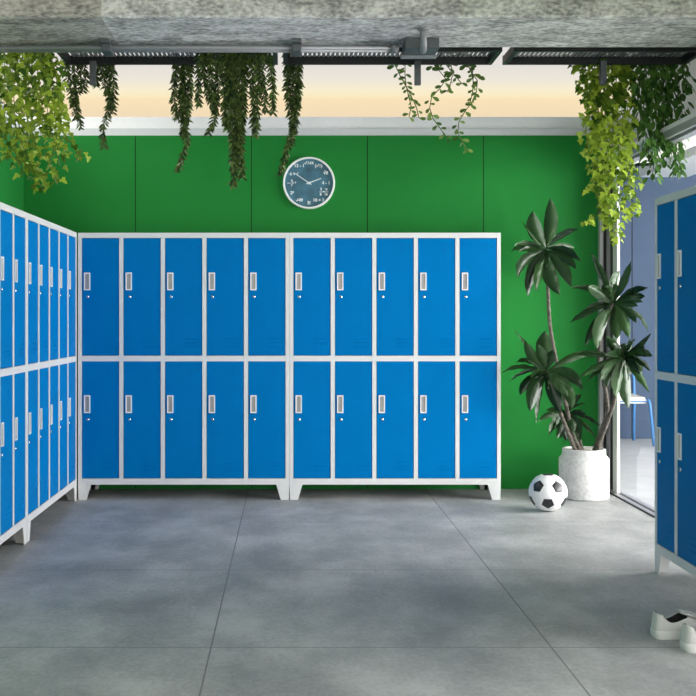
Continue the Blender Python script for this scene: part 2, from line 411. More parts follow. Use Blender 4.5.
def text_mesh(name, body, size, loc, parent, mat, thick=.0006):
    cu = bpy.data.curves.new(name, 'FONT'); cu.body = body; cu.size = size; cu.align_x = 'CENTER'; cu.align_y = 'CENTER'
    cu.extrude = thick; cu.offset = .0012
    tmp = bpy.data.objects.new('tmp', cu); COL.objects.link(tmp)
    dg = bpy.context.evaluated_depsgraph_get(); dg.update()
    me = bpy.data.meshes.new_from_object(tmp.evaluated_get(dg)); bpy.data.objects.remove(tmp)
    me.name = name; me.materials.clear(); me.materials.append(mat)
    o = bpy.data.objects.new(name, me); COL.objects.link(o); o.parent = parent; o.location = loc; o.rotation_euler = (pi/2, 0, 0)
    return o
forms = {1: ['(√1)'], 2: ['∛8'], 3: ['4 - 1'], 4: ['2    x', '—=—', '8   16'], 5: ['10 ÷ 2'], 6: ['3!'], 7: ['√49'], 8: ['2³'], 9: ['x', '— = 3', '3'], 10: ['4 + 6'], 11: ['12 - 1'], 12: ['√144']}
for h, lines in forms.items():
    a = h*pi/6; rr = .138 if h not in (3, 4, 9, 10) else .122
    for q, ln in enumerate(lines):
        text_mesh('numeral', ln, .031 if len(lines) == 1 else .024, (rr*sin(a), -.0235, rr*cos(a)*1.03-(q-(len(lines)-1)/2)*.019), ck, M['clockink'])

# ------------------------------------------------------------------ football
def make_ball():
    ph = (1+5**.5)/2; iv = []
    for a in (-1, 1):
        for b in (-ph, ph): iv += [Vector((0, a, b)), Vector((a, b, 0)), Vector((b, 0, a))]
    iv = [v.normalized() for v in iv]
    el = min((iv[0]-v).length for v in iv[1:])
    nb = {i: [j for j in range(12) if j != i and (iv[i]-iv[j]).length < el*1.1] for i in range(12)}
    faces = []
    for i in range(12):
        ring = [(iv[i]*2+iv[j])/3 for j in nb[i]]; ax = iv[i]
        u = (ring[0]-ax*ring[0].dot(ax)).normalized(); w = ax.cross(u)
        ring.sort(key=lambda p: math.atan2(p.dot(w), p.dot(u))); faces.append((ring, 1))
    for i in range(12):
        for j in nb[i]:
            for k in nb[i]:
                if i < j < k and k in nb[j]:
                    ring = [(iv[a]*2+iv[b])/3 for a, b in ((i, j), (j, i), (j, k), (k, j), (k, i), (i, k))]; faces.append((ring, 0))
                    last = (i, j, k)
    i, j, k = last
    c = (iv[i]+iv[j]+iv[k]).normalized(); d = (iv[i]-c*iv[i].dot(c)).normalized()
    look = Vector((-.23, -.96, .15)).normalized(); dn = Vector((0, 0, -1)); dn = (dn-look*dn.dot(look)).normalized()
    A = Matrix((c, d, c.cross(d))); B = Matrix((look, dn, look.cross(dn))); rot = B.transposed() @ A
    m = MB(); rad = .121; n = 6
    for ring, mat in faces:
        cc = sum(ring, Vector())/len(ring); K = len(ring)
        for q in range(K):
            a, b = ring[q], ring[(q+1) % K]
            def P(x, y):
                p = cc+(a-cc)*x+(b-cc)*y; s = x+y
                r = rad*(1-(.018 if s > .999 else (.004 if s > .8 else 0)))
                return rot @ (p.normalized()*r)
            for x in range(n):
                for y in range(n-x):
                    m.poly([P(x/n, y/n), P((x+1)/n, y/n), P(x/n, (y+1)/n)], mat, True)
                    if x+y < n-1: m.poly([P((x+1)/n, y/n), P((x+1)/n, (y+1)/n), P(x/n, (y+1)/n)], mat, True)
    o = m.build('soccer_ball', [M['ballwhite'], M['ballblack']], None, (0, 0, 0), auto=1.2)
    return o
ball = make_ball(); bp_ = at(548, 492, 7.06); ball.location = (bp_.x, 7.06, .1195)
tag(ball, 'white soccer ball with black pentagons on the floor by the plant pot', 'ball')

# ------------------------------------------------------------------ sneakers
def make_shoe():
    t = thing('sneaker', (0, 0, 0), 'x', 'shoe', 'pair of white sneakers')
    L = .292
    def outline(s):            # s 0 heel .. 1 toe -> centre shift, half width
        hw = .037 + .017*math.sin(min(1, s/.72)*pi/2)**2
        if s < .08: hw *= .42+.58*math.sqrt(max(0, 1-((.08-s)/.08)**2))
        if s > .74: hw *= math.sqrt(max(0, 1-((s-.74)/.26)**2))*.999+.001
        return -.012*math.sin(s*pi)**2*0+.006*s, hw
    S = [0, .004, .012, .025, .045, .07, .10, .13, .16, .19, .22, .25, .28, .31, .34, .37, .395, .42, .47, .53, .6, .67, .74, .81, .87, .92, .96, .985, 1]
    # sole
    m = MB()
    ring = []
    for s in S: c, h = outline(s); ring.append((s*L, c+h))
    for s in S[::-1][1:-1]: c, h = outline(s); ring.append((s*L, c-h))
    ring = ring[::-1]
    lv = [(0, .97), (.004, 1.0), (.016, 1.03), (.030, 1.03), (.034, 1.0)]
    cx = L*.5
    K = len(ring); i0 = len(m.v)
    for z, k in lv:
        for (x, y) in ring: m.v.append(Vector((cx+(x-cx)*(1+(k-1)*.5), y*k, z+(.008*max(0, (x/L-.8)/.2)**2 if z < .02 else 0))))
    for a in range(len(lv)-1):
        for q in range(K): m.f.append([i0+a*K+q, i0+a*K+(q+1) % K, i0+(a+1)*K+(q+1) % K, i0+(a+1)*K+q]); m.m.append(0); m.sm.append(True)
    m.f.append([i0+q for q in range(K)]); m.f.append([i0+(len(lv)-1)*K+q for q in range(K)]); m.m += [0]*2; m.sm += [False]*2
    m.build('sole', M['shoesole'], t, auto=.9)
    # upper
    m = MB(); T = 9; z0 = .032; rows = []
    def collar(s):
        if s < .014: return .096
        if s < .035: return .094
        if s < .21: return .094-.031*(.5-.5*math.cos((s-.035)/.175*pi))
        return .063+.020*(.5-.5*math.cos((s-.21)/.21*pi*.75))/.854
    for s in S:
        c, h = outline(s); open_ = s <= .42
        row = []
        if open_:
            top = collar(s); o = h*.70
            for sd in (1, -1):
                pr = []
                for q in range(T):
                    u = q/(T-1)
                    x = s*L + (.006*u if s < .1 else 0)
                    y = sd*(h*(1-u**2*.14)+.002*sin(u*pi)); z = z0+(top-z0)*u
                    pr.append(Vector((x+(.002*u*(1-s/.1) if s < .1 else 0), c+y, z)))
                row.append(pr)
        else:
            f = (s-.42)/.58
            top = .084-.032*min(1, f*1.15)**.9
            if s > .9: top = z0+(top-z0)*math.sqrt(max(0, 1-((s-.9)/.1)**2))
            for sd in (1, -1):
                pr = []
                for q in range(T):
                    a = q/(T-1)*pi/2
                    pr.append(Vector((s*L, c+sd*h*max(0, cos(a))**.8, z0+(top-z0)*sin(a)**.85)))
                row.append(pr)
        rows.append(row)
    for k in range(len(S)-1):
        for sd in (0, 1):
            for q in range(T-1):
                a, b = rows[k][sd], rows[k+1][sd]
                quad = [a[q], b[q], b[q+1], a[q+1]]
                m.poly(quad if sd else quad[::-1], 0, True)
    for q in range(T-1):     # close the heel
        a, b = rows[0][0], rows[0][1]; m.poly([a[q], a[q+1], b[q+1], b[q]], 0, True)
    up = m.build('upper', [M['shoe'], M['shoein']], t, auto=1.3)
    md = up.modifiers.new('thick', 'SOLIDIFY'); md.thickness = .0035; md.offset = -1; md.material_offset = 1; md.material_offset_rim = 0; md.use_even_offset = False
    m = MB()
    m.poly([(.01+.012, .026, .042), (.022, -.026, .042), (.13, -.034, .040), (.13, .034, .040)][::-1])
    m.prism([(.02, .024, .036), (.02, -.024, .036), (.125, -.032, .036), (.125, .032, .036)], (0, 0, .006))
    m.build('insole', M['shoein'], t)
    m = MB()
    tg = [(.104, .102, .027), (.130, .093, .029), (.16, .085, .027), (.185, .078, .022)]
    for k in range(3):
        (xa, za, wa), (xb, zb, wb) = tg[k], tg[k+1]
        m.prism([(xa, wa, za-.006), (xa, 0, za), (xa, -wa, za-.006), (xb, -wb, zb-.006), (xb, 0, zb), (xb, wb, zb-.006)], (0, 0, .004))
    m.build('tongue', M['shoe'], t)
    m = MB()
    for x, z in ((.134, .094), (.150, .090), (.166, .085), (.182, .080)):
        m.tube([(x, -.026, z-.008), (x+.002, -.012, z+.001), (x+.003, 0, z+.003), (x+.002, .012, z+.001), (x, .026, z-.008)], .0026, 6)
    m.build('laces', M['shoesole'], t)
    return t
s1 = make_shoe(); p = at(655, 640, 4.24); s1.location = (p.x+.002, 4.27, 0); s1.rotation_euler = (0, 0, R(6))
s1['label'] = 'white sneaker farther from the camera, partly hidden behind its pair'
s2 = copy_tree(s1); s2.location = (at(682, 648, 4.10).x+.002, 4.10, 0); s2.rotation_euler = (0, 0, R(6))
s2['label'] = 'white sneaker nearest the camera, cut off by the photo edge'

# ------------------------------------------------------------------ chair beyond the glass
ch = thing('side_chair', (3.235, 10.9, 0), 'blue tube chair with cream seat beyond the glass door', 'chair')
m = MB(); bm = bmesh.new(); bmesh.ops.create_cube(bm, size=1)
for v in bm.verts: v.co = Vector((v.co.x*(.43+.03*(v.co.z<0)), v.co.y*.43, .437+v.co.z*.07-(.012 if v.co.y < 0 and v.co.z > 0 else 0)))
bmesh.ops.bevel(bm, geom=bm.edges[:], offset=.026, segments=4, affect='EDGES'); m.add_bm(bm, 0, True)
m.build('seat', M['chairseat'], ch, auto=.8)
for sx in (-1, 1):
    m = MB(); m.tube([(sx*.205, -.19, .44), (sx*.218, -.215, .425), (sx*.225, -.225, .39), (sx*.25, -.26, 0)], .014, 10); m.build('leg', M['chairblue'], ch)
    m = MB(); m.tube([(sx*.215, .25, 0), (sx*.205, .20, .43), (sx*.205, .215, .60), (sx*.2, .26, .86)], .014, 10); m.build('leg', M['chairblue'], ch)
m = MB()
for k in range(8):
    x0, x1 = -.205+k*.05125, -.205+(k+1)*.05125; cv = lambda x: .262+.03*(1-(x/.205)**2)
    m.prism([(x0, cv(x0)-.02, .66), (x1, cv(x1)-.02, .66), (x1, cv(x1), .86), (x0, cv(x0), .86)], (0, .012, 0))
m.build('backrest', M['chairseat'], ch, auto=.6)
m = MB(); m.tube([(-.205, .2, .42), (.205, .2, .42)], .012, 8); m.tube([(-.205, -.19, .425), (.205, -.19, .425)], .012, 8); m.build('seat_rail', M['chairblue'], ch)

# ------------------------------------------------------------------ conduit, box, trays
cd = thing('conduit_pipe', (WL, 6.1, 2.70), 'galvanised twin conduit clipped under the concrete beam', 'pipe')
for Y in (6.08, 6.14):
    m = MB(); m.tube([(WL, Y, 2.70), (.56, Y, 2.70)], .0135, 12); m.tube([(.555, Y, 2.70), (.60, Y, 2.70)], .018, 12)
    m.build('pipe', M['pipe'], cd, cd.location)
for px in (107.5, 296.5):
    x = (px-CX)*6.1/F
    m = MB(); m.box((x-.026, 6.0, 2.712), (x+.026, 6.185, 2.731), 0, .003); m.box((x-.026, 6.045, 2.674), (x+.026, 6.185, 2.715), 0, .006)
    m.build('clamp', M['greymetal'], cd, cd.location)
jb = thing('junction_box', (.715, 6.07, 2.731), 'dark grey junction box with bent pipe under the beam', 'electrical box')
m = MB(); m.box((.625, 5.98, 2.672), (.808, 6.17, 2.731), 0, .006); m.build('box_body', M['greymetal'], jb, jb.location)
m = MB(); m.box((.618, 6.13, 2.660), (.815, 6.18, 2.672), 0, .004); m.build('cover_plate', M['pipe'], jb, jb.location)
m = MB(); m.tube(spline([(.70, 5.80, 2.731), (.70, 5.80, 2.69), (.705, 5.82, 2.655), (.712, 5.90, 2.642), (.715, 5.985, 2.668), (.715, 6.02, 2.69)], .02), .017, 12); m.lathe([(.03, 2.731), (.03, 2.722), (.017, 2.72)], (.70, 5.80, 0), 20)
m.build('bent_pipe', M['pipe'], jb, jb.location)

TY0, TY1, TZ0, TZ1 = 6.29, 6.63, 2.730, 2.777
def tray(x0, x1, posts, label):
    t = thing('planter_tray', ((x0+x1)/2, 6.46, TZ0), label, 'plant tray', 'steel plant trays')
    m = MB()
    m.box((x0, TY0, TZ0), (x1, TY0+.02, TZ1)); m.box((x0, TY1-.02, TZ0), (x1, TY1, TZ1+.005))
    m.box((x0, TY0+.02, TZ0), (x0+.028, TY1-.02, TZ1)); m.box((x1-.028, TY0+.02, TZ0), (x1, TY1-.02, TZ1))
    m.build('frame', M['dkmetal'], t, t.location)
    m = MB(); x = x0+.04
    while x < x1-.035:
        m.box((x, TY0+.02, TZ1-.004), (x+.018, TY1-.02, TZ1)); x += .027
    m.box((x0+.03, 6.45, TZ1-.012), (x1-.03, 6.46, TZ1-.004))
    m.build('grille', M['slat'], t, t.location)
    for x in posts:
        m = MB(); m.box((x-.018, 6.56, TZ0-.13), (x+.018, 6.596, TZ0+.01), 0, .002); m.build('support_post', M['greymetal'], t, t.location)
    for x in (x0+.05, x1-.05):
        for y in (TY0+.01, TY1-.01):
            m = MB(); m.tube([(x, y, TZ1-.02), (x, y, 3.30)], .006, 8); m.build('hanger_rod', M['dkmetal'], t, t.location)
    return t
tray(-1.321, -.066, [(93-CX)*6.58/F], 'leftmost of the three dark steel plant trays behind the beam')
tray(-.034, 1.205, [(417.5-CX)*6.58/F], 'middle of the three dark steel plant trays behind the beam')
tray(1.27, 2.36, [(603-CX)*6.58/F], 'rightmost of the three dark steel plant trays behind the beam')

# ------------------------------------------------------------------ hanging plants
def frame_of(axis, nhint):
    a = axis.normalized(); s = a.cross(nhint)
    if s.length < 1e-3: s = a.cross(Vector((1, .2, 0)))
    s.normalize(); n = s.cross(a)
    return a, s, n
def leaf_ivy(mb, p, axis, nh, L):
    a, s, n = frame_of(axis, nh); P = lambda u, v, w=0: p+(a*u+s*v+n*w)*L
    m0, m1, tip = P(0, 0), P(.38, 0, -.05), P(1, 0, -.12)
    for sd in (1, -1):
        A, B, C_, D = P(-.14, .22*sd, .06), P(.12, .56*sd, .02), P(.36, .26*sd, .05), P(.60, .24*sd, .0)
        for q in ([m0, A, B], [m0, B, C_, m1], [m1, C_, D, tip]): mb.shared(q if sd < 0 else q[::-1])
def leaf_lens(mb, p, axis, nh, L, w, fold=.25, bend=.1, obov=.5, wide=None):
    a, s, n = frame_of(axis, nh); P = lambda u, v, h=0: p+a*u*L+s*v*w+n*(h*w-bend*u*u*L)
    mid = [P(0, 0), P(obov*.5, 0, -fold*.5), P(obov+.1, 0, -fold), P(1, 0)]
    for sd in (1, -1):
        e1, e2 = P(obov*.5, .36*sd), P(obov+.1, .5*sd)
        e3 = P(.88, .28*sd) if wide else None
        qs = [[mid[0], e1, mid[1]], [mid[1], e1, e2, mid[2]], ([mid[2], e2, e3, mid[3]] if e3 else [mid[2], e2, mid[3]])]
        for q in qs: mb.shared(q if sd < 0 else q[::-1])
class LMB(MB):                                   # vertices shared inside one leaf, so each leaf is one island
    def __init__(s): super().__init__(); s.key = {}
    def newleaf(s): s.key = {}
    def shared(s, pts):
        idx = []
        for p in pts:
            k = (round(p.x, 5), round(p.y, 5), round(p.z, 5))
            if k not in s.key: s.key[k] = len(s.v); s.v.append(p)
            idx.append(s.key[k])
        s.f.append(idx); s.m.append(0); s.sm.append(True)
def strand(parent, pts, kind, rs, thin=1.0):
    loc = parent.location
    step = {'ivy': .018, 'willow': .0085, 'jade': .023, 'broad': .024}[kind]
    path = spline(pts, step); n = len(path)
    st = MB(); r0 = {'ivy': .0022, 'willow': .002, 'jade': .003, 'broad': .0022}[kind]
    st.tube(path[::3]+[path[-1]], r0, 5)
    so = st.build('trailing_stem', M['vine'] if kind in ('ivy', 'jade') else M['vinedk'], parent, loc)
    mb = LMB(); ph = rs.random()*6
    for i, p in enumerate(path):
        f = i/max(1, n-1)
        if p.z > 2.74 and p.y < 6.25 and kind != 'ivy': continue
        if p.z > 2.80 and rs.random() < .5: continue
        d = (path[min(i+1, n-1)]-path[max(i-1, 0)]).normalized()
        if kind == 'willow':
            for q in range(3):
                if rs.random() > thin: continue
                ph += 2.4+rs.uniform(-.4, .4)
                o = Vector((cos(ph), sin(ph), 0)); ax = o*rs.uniform(.55, 1.0)+d*rs.uniform(.35, 1.0)
                L = rs.uniform(.034, .060)*(1-.22*f); mb.newleaf()
                leaf_lens(mb, p, ax, o*-.5+Vector((rs.uniform(-.6, .6), rs.uniform(-1.2, -.2), .6)), L, L*.30, .25, .15, .45)
        elif kind == 'ivy':
            for q in range(2):
                if rs.random() > thin: continue
                ph += 2.6+rs.uniform(-.6, .6)
                o = Vector((cos(ph), sin(ph)*.8-.25, 0)); stalk = o*rs.uniform(.010, .055); q = p+stalk+Vector((0, 0, rs.uniform(-.01, .015)))
                L = rs.uniform(.030, .060)*(1-.2*f*f); ax = o*.5+Vector((rs.uniform(-.7, .7), rs.uniform(-.35, .1), -.8)); mb.newleaf()
                st2 = o*.5+Vector((rs.uniform(-.4, .4), -.8, .5)); leaf_ivy(mb, q, ax, st2, L)
        elif kind == 'jade':
            for q in range(1):
                ph += 2.5+rs.uniform(-.5, .5)
                o = Vector((cos(ph), sin(ph)*.7, rs.uniform(-.3, .5))); L = rs.uniform(.040, .070)*(1-.35*f); mb.newleaf()
                leaf_lens(mb, p+o*.004, Vector((o.x, o.y*.5, o.z))+d*.5, Vector((rs.uniform(-.5, .5), -1, .35)), L, L*.56, .1, .12, .62, True)
        else:
            for q in range(3):
                if rs.random() > thin: continue
                ph += 2.5+rs.uniform(-.6, .6)
                o = Vector((cos(ph), sin(ph)*.8-.15, 0)); L = rs.uniform(.042, .072)*(1-.15*f); mb.newleaf()
                leaf_lens(mb, p+o*rs.uniform(.004, .04), o*.6+Vector((rs.uniform(-.4, .4), 0, -.8)), o*.6+Vector((rs.uniform(-.4, .4), -.5, .6)), L, L*.62, .2, .2, .32, True)
    mb.build('foliage', M[{'ivy': 'ivy', 'willow': 'willow', 'jade': 'jade', 'broad': 'broad'}[kind]], so, loc)
def hanging(name, label, kind, strands, potx, pot_m='darkpot', pot_r=.12, zbase=TZ1+.001, py=6.46, seed=1, thin=1.0, wires=False, group=None):
    rs = random.Random(seed)
    t = thing(name, (potx, py, zbase), label, 'hanging plant', group)
    m = MB(); h = .16
    m.lathe([(0, zbase), (pot_r*.72, zbase), (pot_r, zbase+h), (pot_r*1.05, zbase+h), (pot_r*1.05, zbase+h+.02), (pot_r*.94, zbase+h+.02), (pot_r*.90, zbase+h-.01)], (potx, py, 0), 32)
    po = m.build('pot', M[pot_m], t, t.location, auto=.6)
    m = MB(); m.lathe([(0, zbase+h-.012), (pot_r*.93, zbase+h-.016)], (potx, py, 0), 24); m.build('soil', M['soil'], po, t.location)
    if wires:
        for a in (0, 2.1, 4.2):
            m = MB(); m.tube([(potx+pot_r*cos(a), py+pot_r*sin(a), zbase+h), (potx, py, 3.30)], .002, 5); m.build('hanger_wire', M['dkmetal'], t, t.location)
    for (px0, py0, *rest), Y in strands:
        pts = [(px0, py0)] + list(rest)
        W = [at(x, y, Y+.02*k/len(pts)) for k, (x, y) in enumerate(pts)]
        dirv = Vector((W[0].x-potx, W[0].y-py, 0))
        if dirv.length > pot_r: dirv *= pot_r/dirv.length
        rim = Vector((potx, py, zbase+h))+dirv*.5; over = Vector((potx, py, zbase+h+.04))+dirv*1.1
        edge = Vector((W[0].x, W[0].y, max(W[0].z+.06, zbase+.03)))
        strand(t, [rim, over, edge]+W, kind, rs, thin)
    return t
def S(Y, *pts): return ((pts[0][0], pts[0][1], *pts[1:]), Y)
FR, BK = 6.245, 6.67
hanging('hanging_ivy', 'bright yellow-green ivy hanging at the far left, above the left lockers', 'ivy', [
    S(6.3, (-7, 50), (-6, 100), (-3, 150)), S(6.4, (5, 50), (4, 100), (8, 157)), S(6.3, (12, 50), (14, 100), (18, 150), (24, 176)),
    S(6.45, (22, 50), (26, 110), (32, 160), (42, 190)), S(6.35, (30, 50), (36, 100), (44, 150), (57, 184)),
    S(6.3, (40, 50), (46, 100), (51, 130), (60, 166)), S(6.5, (45, 50), (54, 90), (58, 120), (68, 140), (82, 157)),
    S(6.4, (50, 50), (56, 75), (58, 95), (62, 128)), S(6.5, (26, 50), (29, 90), (33, 140)), S(6.3, (17, 50), (19, 90), (21, 140), (38, 178)),
    S(6.35, (35, 50), (40, 90), (44, 130)), S(6.3, (0, 50), (-2, 90), (2, 130)), S(6.4, (38, 50), (48, 80), (54, 110), (58, 150)), S(6.33, (10, 50), (10, 90), (12, 140), (20, 165))],
    (22-CX)*6.44/F, 'darkpot', .15, 2.83, 6.44, 3, .78, True)
hanging('trailing_plant', 'dark narrow-leaved trailing plant at the left end of the trays, beside the ivy', 'willow', [
    S(6.68, (75, 62), (74, 90), (78, 110), (80, 127)), S(6.67, (66, 62), (70, 90), (76, 117)), S(6.69, (84, 62), (86, 76), (83, 90)), S(6.68, (80, 62), (80, 85), (74, 105))],
    (76-CX)*6.46/F, 'darkpot', .10, seed=4, thin=.75)
hanging('trailing_plant', 'small dark trailing plant with one curling strand, second from the ivy', 'willow', [
    S(6.68, (101, 60), (105, 85), (110, 105), (103, 128), (104, 146)), S(6.67, (111, 60), (114, 90), (113, 112)), S(6.69, (95, 60), (96, 72), (97, 84)), S(6.7, (106, 60), (109, 80), (110, 108))],
    (110-CX)*6.46/F, 'terra', .10, seed=5, thin=.85)
hanging('trailing_plant', 'dark trailing plant whose longest strand reaches the green wall, left of the bushy one', 'willow', [
    S(6.68, (184, 60), (182, 90), (181, 110), (187, 140), (184, 152), (178, 170)), S(6.67, (176, 60), (174, 95), (176, 118)), S(6.69, (190, 60), (190, 90), (187, 122)), S(6.68, (183, 60), (184, 100), (183, 135)),
    S(FR, (200, 52), (198, 80), (199, 104)), S(FR, (210, 50), (212, 90), (215, 115), (209, 132)), S(6.25, (218, 50), (218, 80), (216, 112)), S(6.26, (205, 50), (204, 76), (212, 106))],
    (197-CX)*6.46/F, 'darkpot', .115, seed=6)
hanging('trailing_plant', 'bushiest dark trailing plant with the longest strands, left of the clock', 'willow', [
    S(FR, (228, 50), (230, 100), (232, 140), (234, 184)), S(6.25, (238, 50), (236, 100), (240, 140), (242, 176)), S(6.26, (245, 50), (244, 100), (241, 140), (234, 172)),
    S(FR, (225, 50), (224, 100), (227, 128)), S(6.26, (251, 50), (253, 100), (254, 128)), S(6.25, (240, 50), (242, 90), (237, 150)), S(6.26, (233, 50), (234, 90), (236, 150), (238, 165)), S(6.25, (230, 50), (228, 100), (228, 125)),
    S(FR, (262, 52), (262, 80), (266, 110)), S(6.25, (257, 52), (258, 90), (256, 134)), S(6.26, (268, 52), (272, 80), (273, 112))],
    (246-CX)*6.46/F, 'darkpot', .125, seed=8)
hanging('trailing_plant', 'dark trailing plant whose curling tip hangs over the clock edge', 'willow', [
    S(6.68, (287, 60), (288, 95), (293, 125), (288, 145), (281, 172)), S(6.67, (296, 60), (297, 95), (294, 130), (289, 146)), S(6.69, (292, 60), (293, 110), (292, 128)), S(6.66, (299, 60), (299, 85), (296, 112))],
    (312-CX)*6.46/F, 'darkpot', .105, seed=9)
hanging('trailing_succulent', 'trailing plant with round light green leaves on three bare strands', 'jade', [
    S(6.68, (395, 62), (397, 70), (407, 88), (416, 106), (419, 118)), S(6.67, (432, 62), (435, 68), (446, 76), (442, 86), (430, 100), (432, 116), (440, 128), (448, 139)),
    S(6.68, (466, 62), (470, 70), (477, 79), (477, 90), (472, 102), (462, 116), (457, 128), (461, 139), (467, 150)), S(6.66, (450, 62), (453, 70), (450, 86), (447, 92)), S(6.7, (444, 62), (452, 72), (462, 84)), S(6.7, (407, 92), (412, 100), (409, 117)),
    S(6.66, (464, 62), (472, 70), (473, 90), (470, 102))],
    (452-CX)*6.46/F, 'terra', .12, seed=10)
hanging('hanging_ivy', 'bright yellow-green ivy hanging in front of the door frame on the right', 'ivy', [
    S(6.66, (585, 62), (588, 100), (586, 135), (594, 170)), S(6.68, (595, 62), (594, 110), (598, 160), (604, 200), (598, 216), (584, 224)), S(6.66, (604, 62), (605, 120), (608, 180), (612, 220), (617, 244)),
    S(6.68, (612, 62), (613, 110), (612, 170), (616, 218)), S(6.67, (620, 62), (622, 110), (626, 160), (629, 190), (633, 216)), S(6.68, (626, 62), (628, 120), (631, 160), (635, 206)),
    S(6.66, (590, 62), (600, 90), (601, 140), (604, 190), (609, 228)), S(6.67, (576, 64), (580, 72), (584, 84)), S(6.70, (599, 62), (592, 100), (593, 150)), S(6.66, (616, 62), (618, 130), (620, 190), (615, 235)), S(6.7, (608, 62), (602, 120), (600, 170), (592, 190))],
    (590-CX)*6.46/F, 'darkpot', .13, seed=11, thin=.74)
hanging('hanging_pothos', 'dark broad-leaved plant hanging at the far right, beside the right-hand ivy', 'broad', [
    S(6.66, (640, 62), (640, 100), (646, 140), (650, 160)), S(6.68, (650, 62), (652, 100), (655, 150), (652, 178)), S(6.67, (660, 62), (663, 110), (664, 166)),
    S(6.68, (670, 62), (672, 140), (677, 172)), S(6.66, (676, 62), (682, 110), (681, 150), (679, 170)), S(6.68, (632, 64), (637, 95), (641, 122)), S(6.66, (680, 62), (686, 78), (687, 90)), S(6.7, (655, 62), (658, 100), (660, 140)), S(6.7, (666, 62), (668, 100), (668, 150)), S(6.69, (645, 62), (648, 90), (646, 120))],
    (652-CX)*6.46/F, 'darkpot', .13, seed=12, thin=.85)

# ------------------------------------------------------------------ potted plant
PC = Vector((2.012, 7.60, 0))
pp = thing('potted_plant', PC, 'tall potted plant with glossy dark leaves in a pale concrete pot', 'plant')
m = MB()
m.lathe([(0, 0), (.160, 0), (.167, .006), (.168, .262), (.164, .272), (.148, .290), (.145, .300), (.145, .330), (.142, .334), (.130, .334), (.128, .30)], (0, 0, 0), 64)
pot = m.build('pot', M['pot'], pp, auto=.55)
m = MB(); rs = random.Random(5)
m.lathe([(0, .312), (.129, .310)], (0, 0, 0), 32)
for k in range(150):
    a, r = rs.random()*6.28, .122*math.sqrt(rs.random()); bm = bmesh.new(); bmesh.ops.create_icosphere(bm, subdivisions=1, radius=rs.uniform(.006, .011))
    for v in bm.verts: v.co = Vector((v.co.x*1.2+r*cos(a), v.co.y+r*sin(a), v.co.z*.8+.316+rs.uniform(0, .008)))
    m.add_bm(bm, 0, True)
g = m.build('gravel', M['gravel'], pot); g['kind'] = 'stuff'
rs = random.Random(21)
def stem(pts, r0, r1):
    W = [at(x, y, Y)-PC for x, y, Y in pts]; path = spline(W, .02); n = len(path)
    m = MB(); m.tube(path, [(r0+(r1-r0)*k/n)*(1+.13*sin(k*2.3)) for k in range(n)], 9); m.build('stem', M['bark'], pp)
stem([(581, 452, 7.60), (573, 435, 7.58), (566, 405, 7.58), (560, 375, 7.62), (555, 355, 7.64), (550, 325, 7.66), (548, 290, 7.66), (547, 252, 7.66)], .016, .011)
stem([(576, 452, 7.56), (568, 432, 7.52), (560, 412, 7.5), (552, 390, 7.48), (546, 371, 7.46)], .015, .010)
stem([(594, 452, 7.58), (601, 432, 7.48), (607, 412, 7.38), (605, 388, 7.30), (599, 362, 7.25), (600, 338, 7.22), (607, 318, 7.20), (613, 303, 7.20)], .017, .011)
stem([(596, 452, 7.56), (606, 425, 7.42), (613, 405, 7.30), (617, 385, 7.20), (624, 356, 7.15)], .016, .010)
stem([(583, 452, 7.62), (577, 432, 7.62), (568, 412, 7.60)], .012, .009)
def big_leaf(mb, b, mid, tip, w, side):
    n = 12; ph0 = rs.random()*6; side = side.normalized(); i0 = len(mb.v); pl = []
    for k in range(n+1):
        t = k/n; p = b*(1-t)**2+mid*2*t*(1-t)+tip*t*t; d = ((mid-b)*(1-t)+(tip-mid)*t).normalized()
        s = (side-d*side.dot(d)).normalized(); nn = s.cross(d)
        ww = w*.5*max(.03, min(1, (t*2.0+.16))**.9*(1-max(0, (t-.55)/.45)**2.1)) if k < n else .0006
        for u in (-1, -.5, 0, .5, 1): pl.append(p+s*u*ww+nn*(abs(u)*ww*.42+.0035*sin(k*1.9+u*2+ph0)))
    mb.v += pl
    for k in range(n):
        for q in range(4):
            mb.f.append([i0+k*5+q, i0+k*5+q+1, i0+(k+1)*5+q+1, i0+(k+1)*5+q]); mb.m.append(0); mb.sm.append(True)
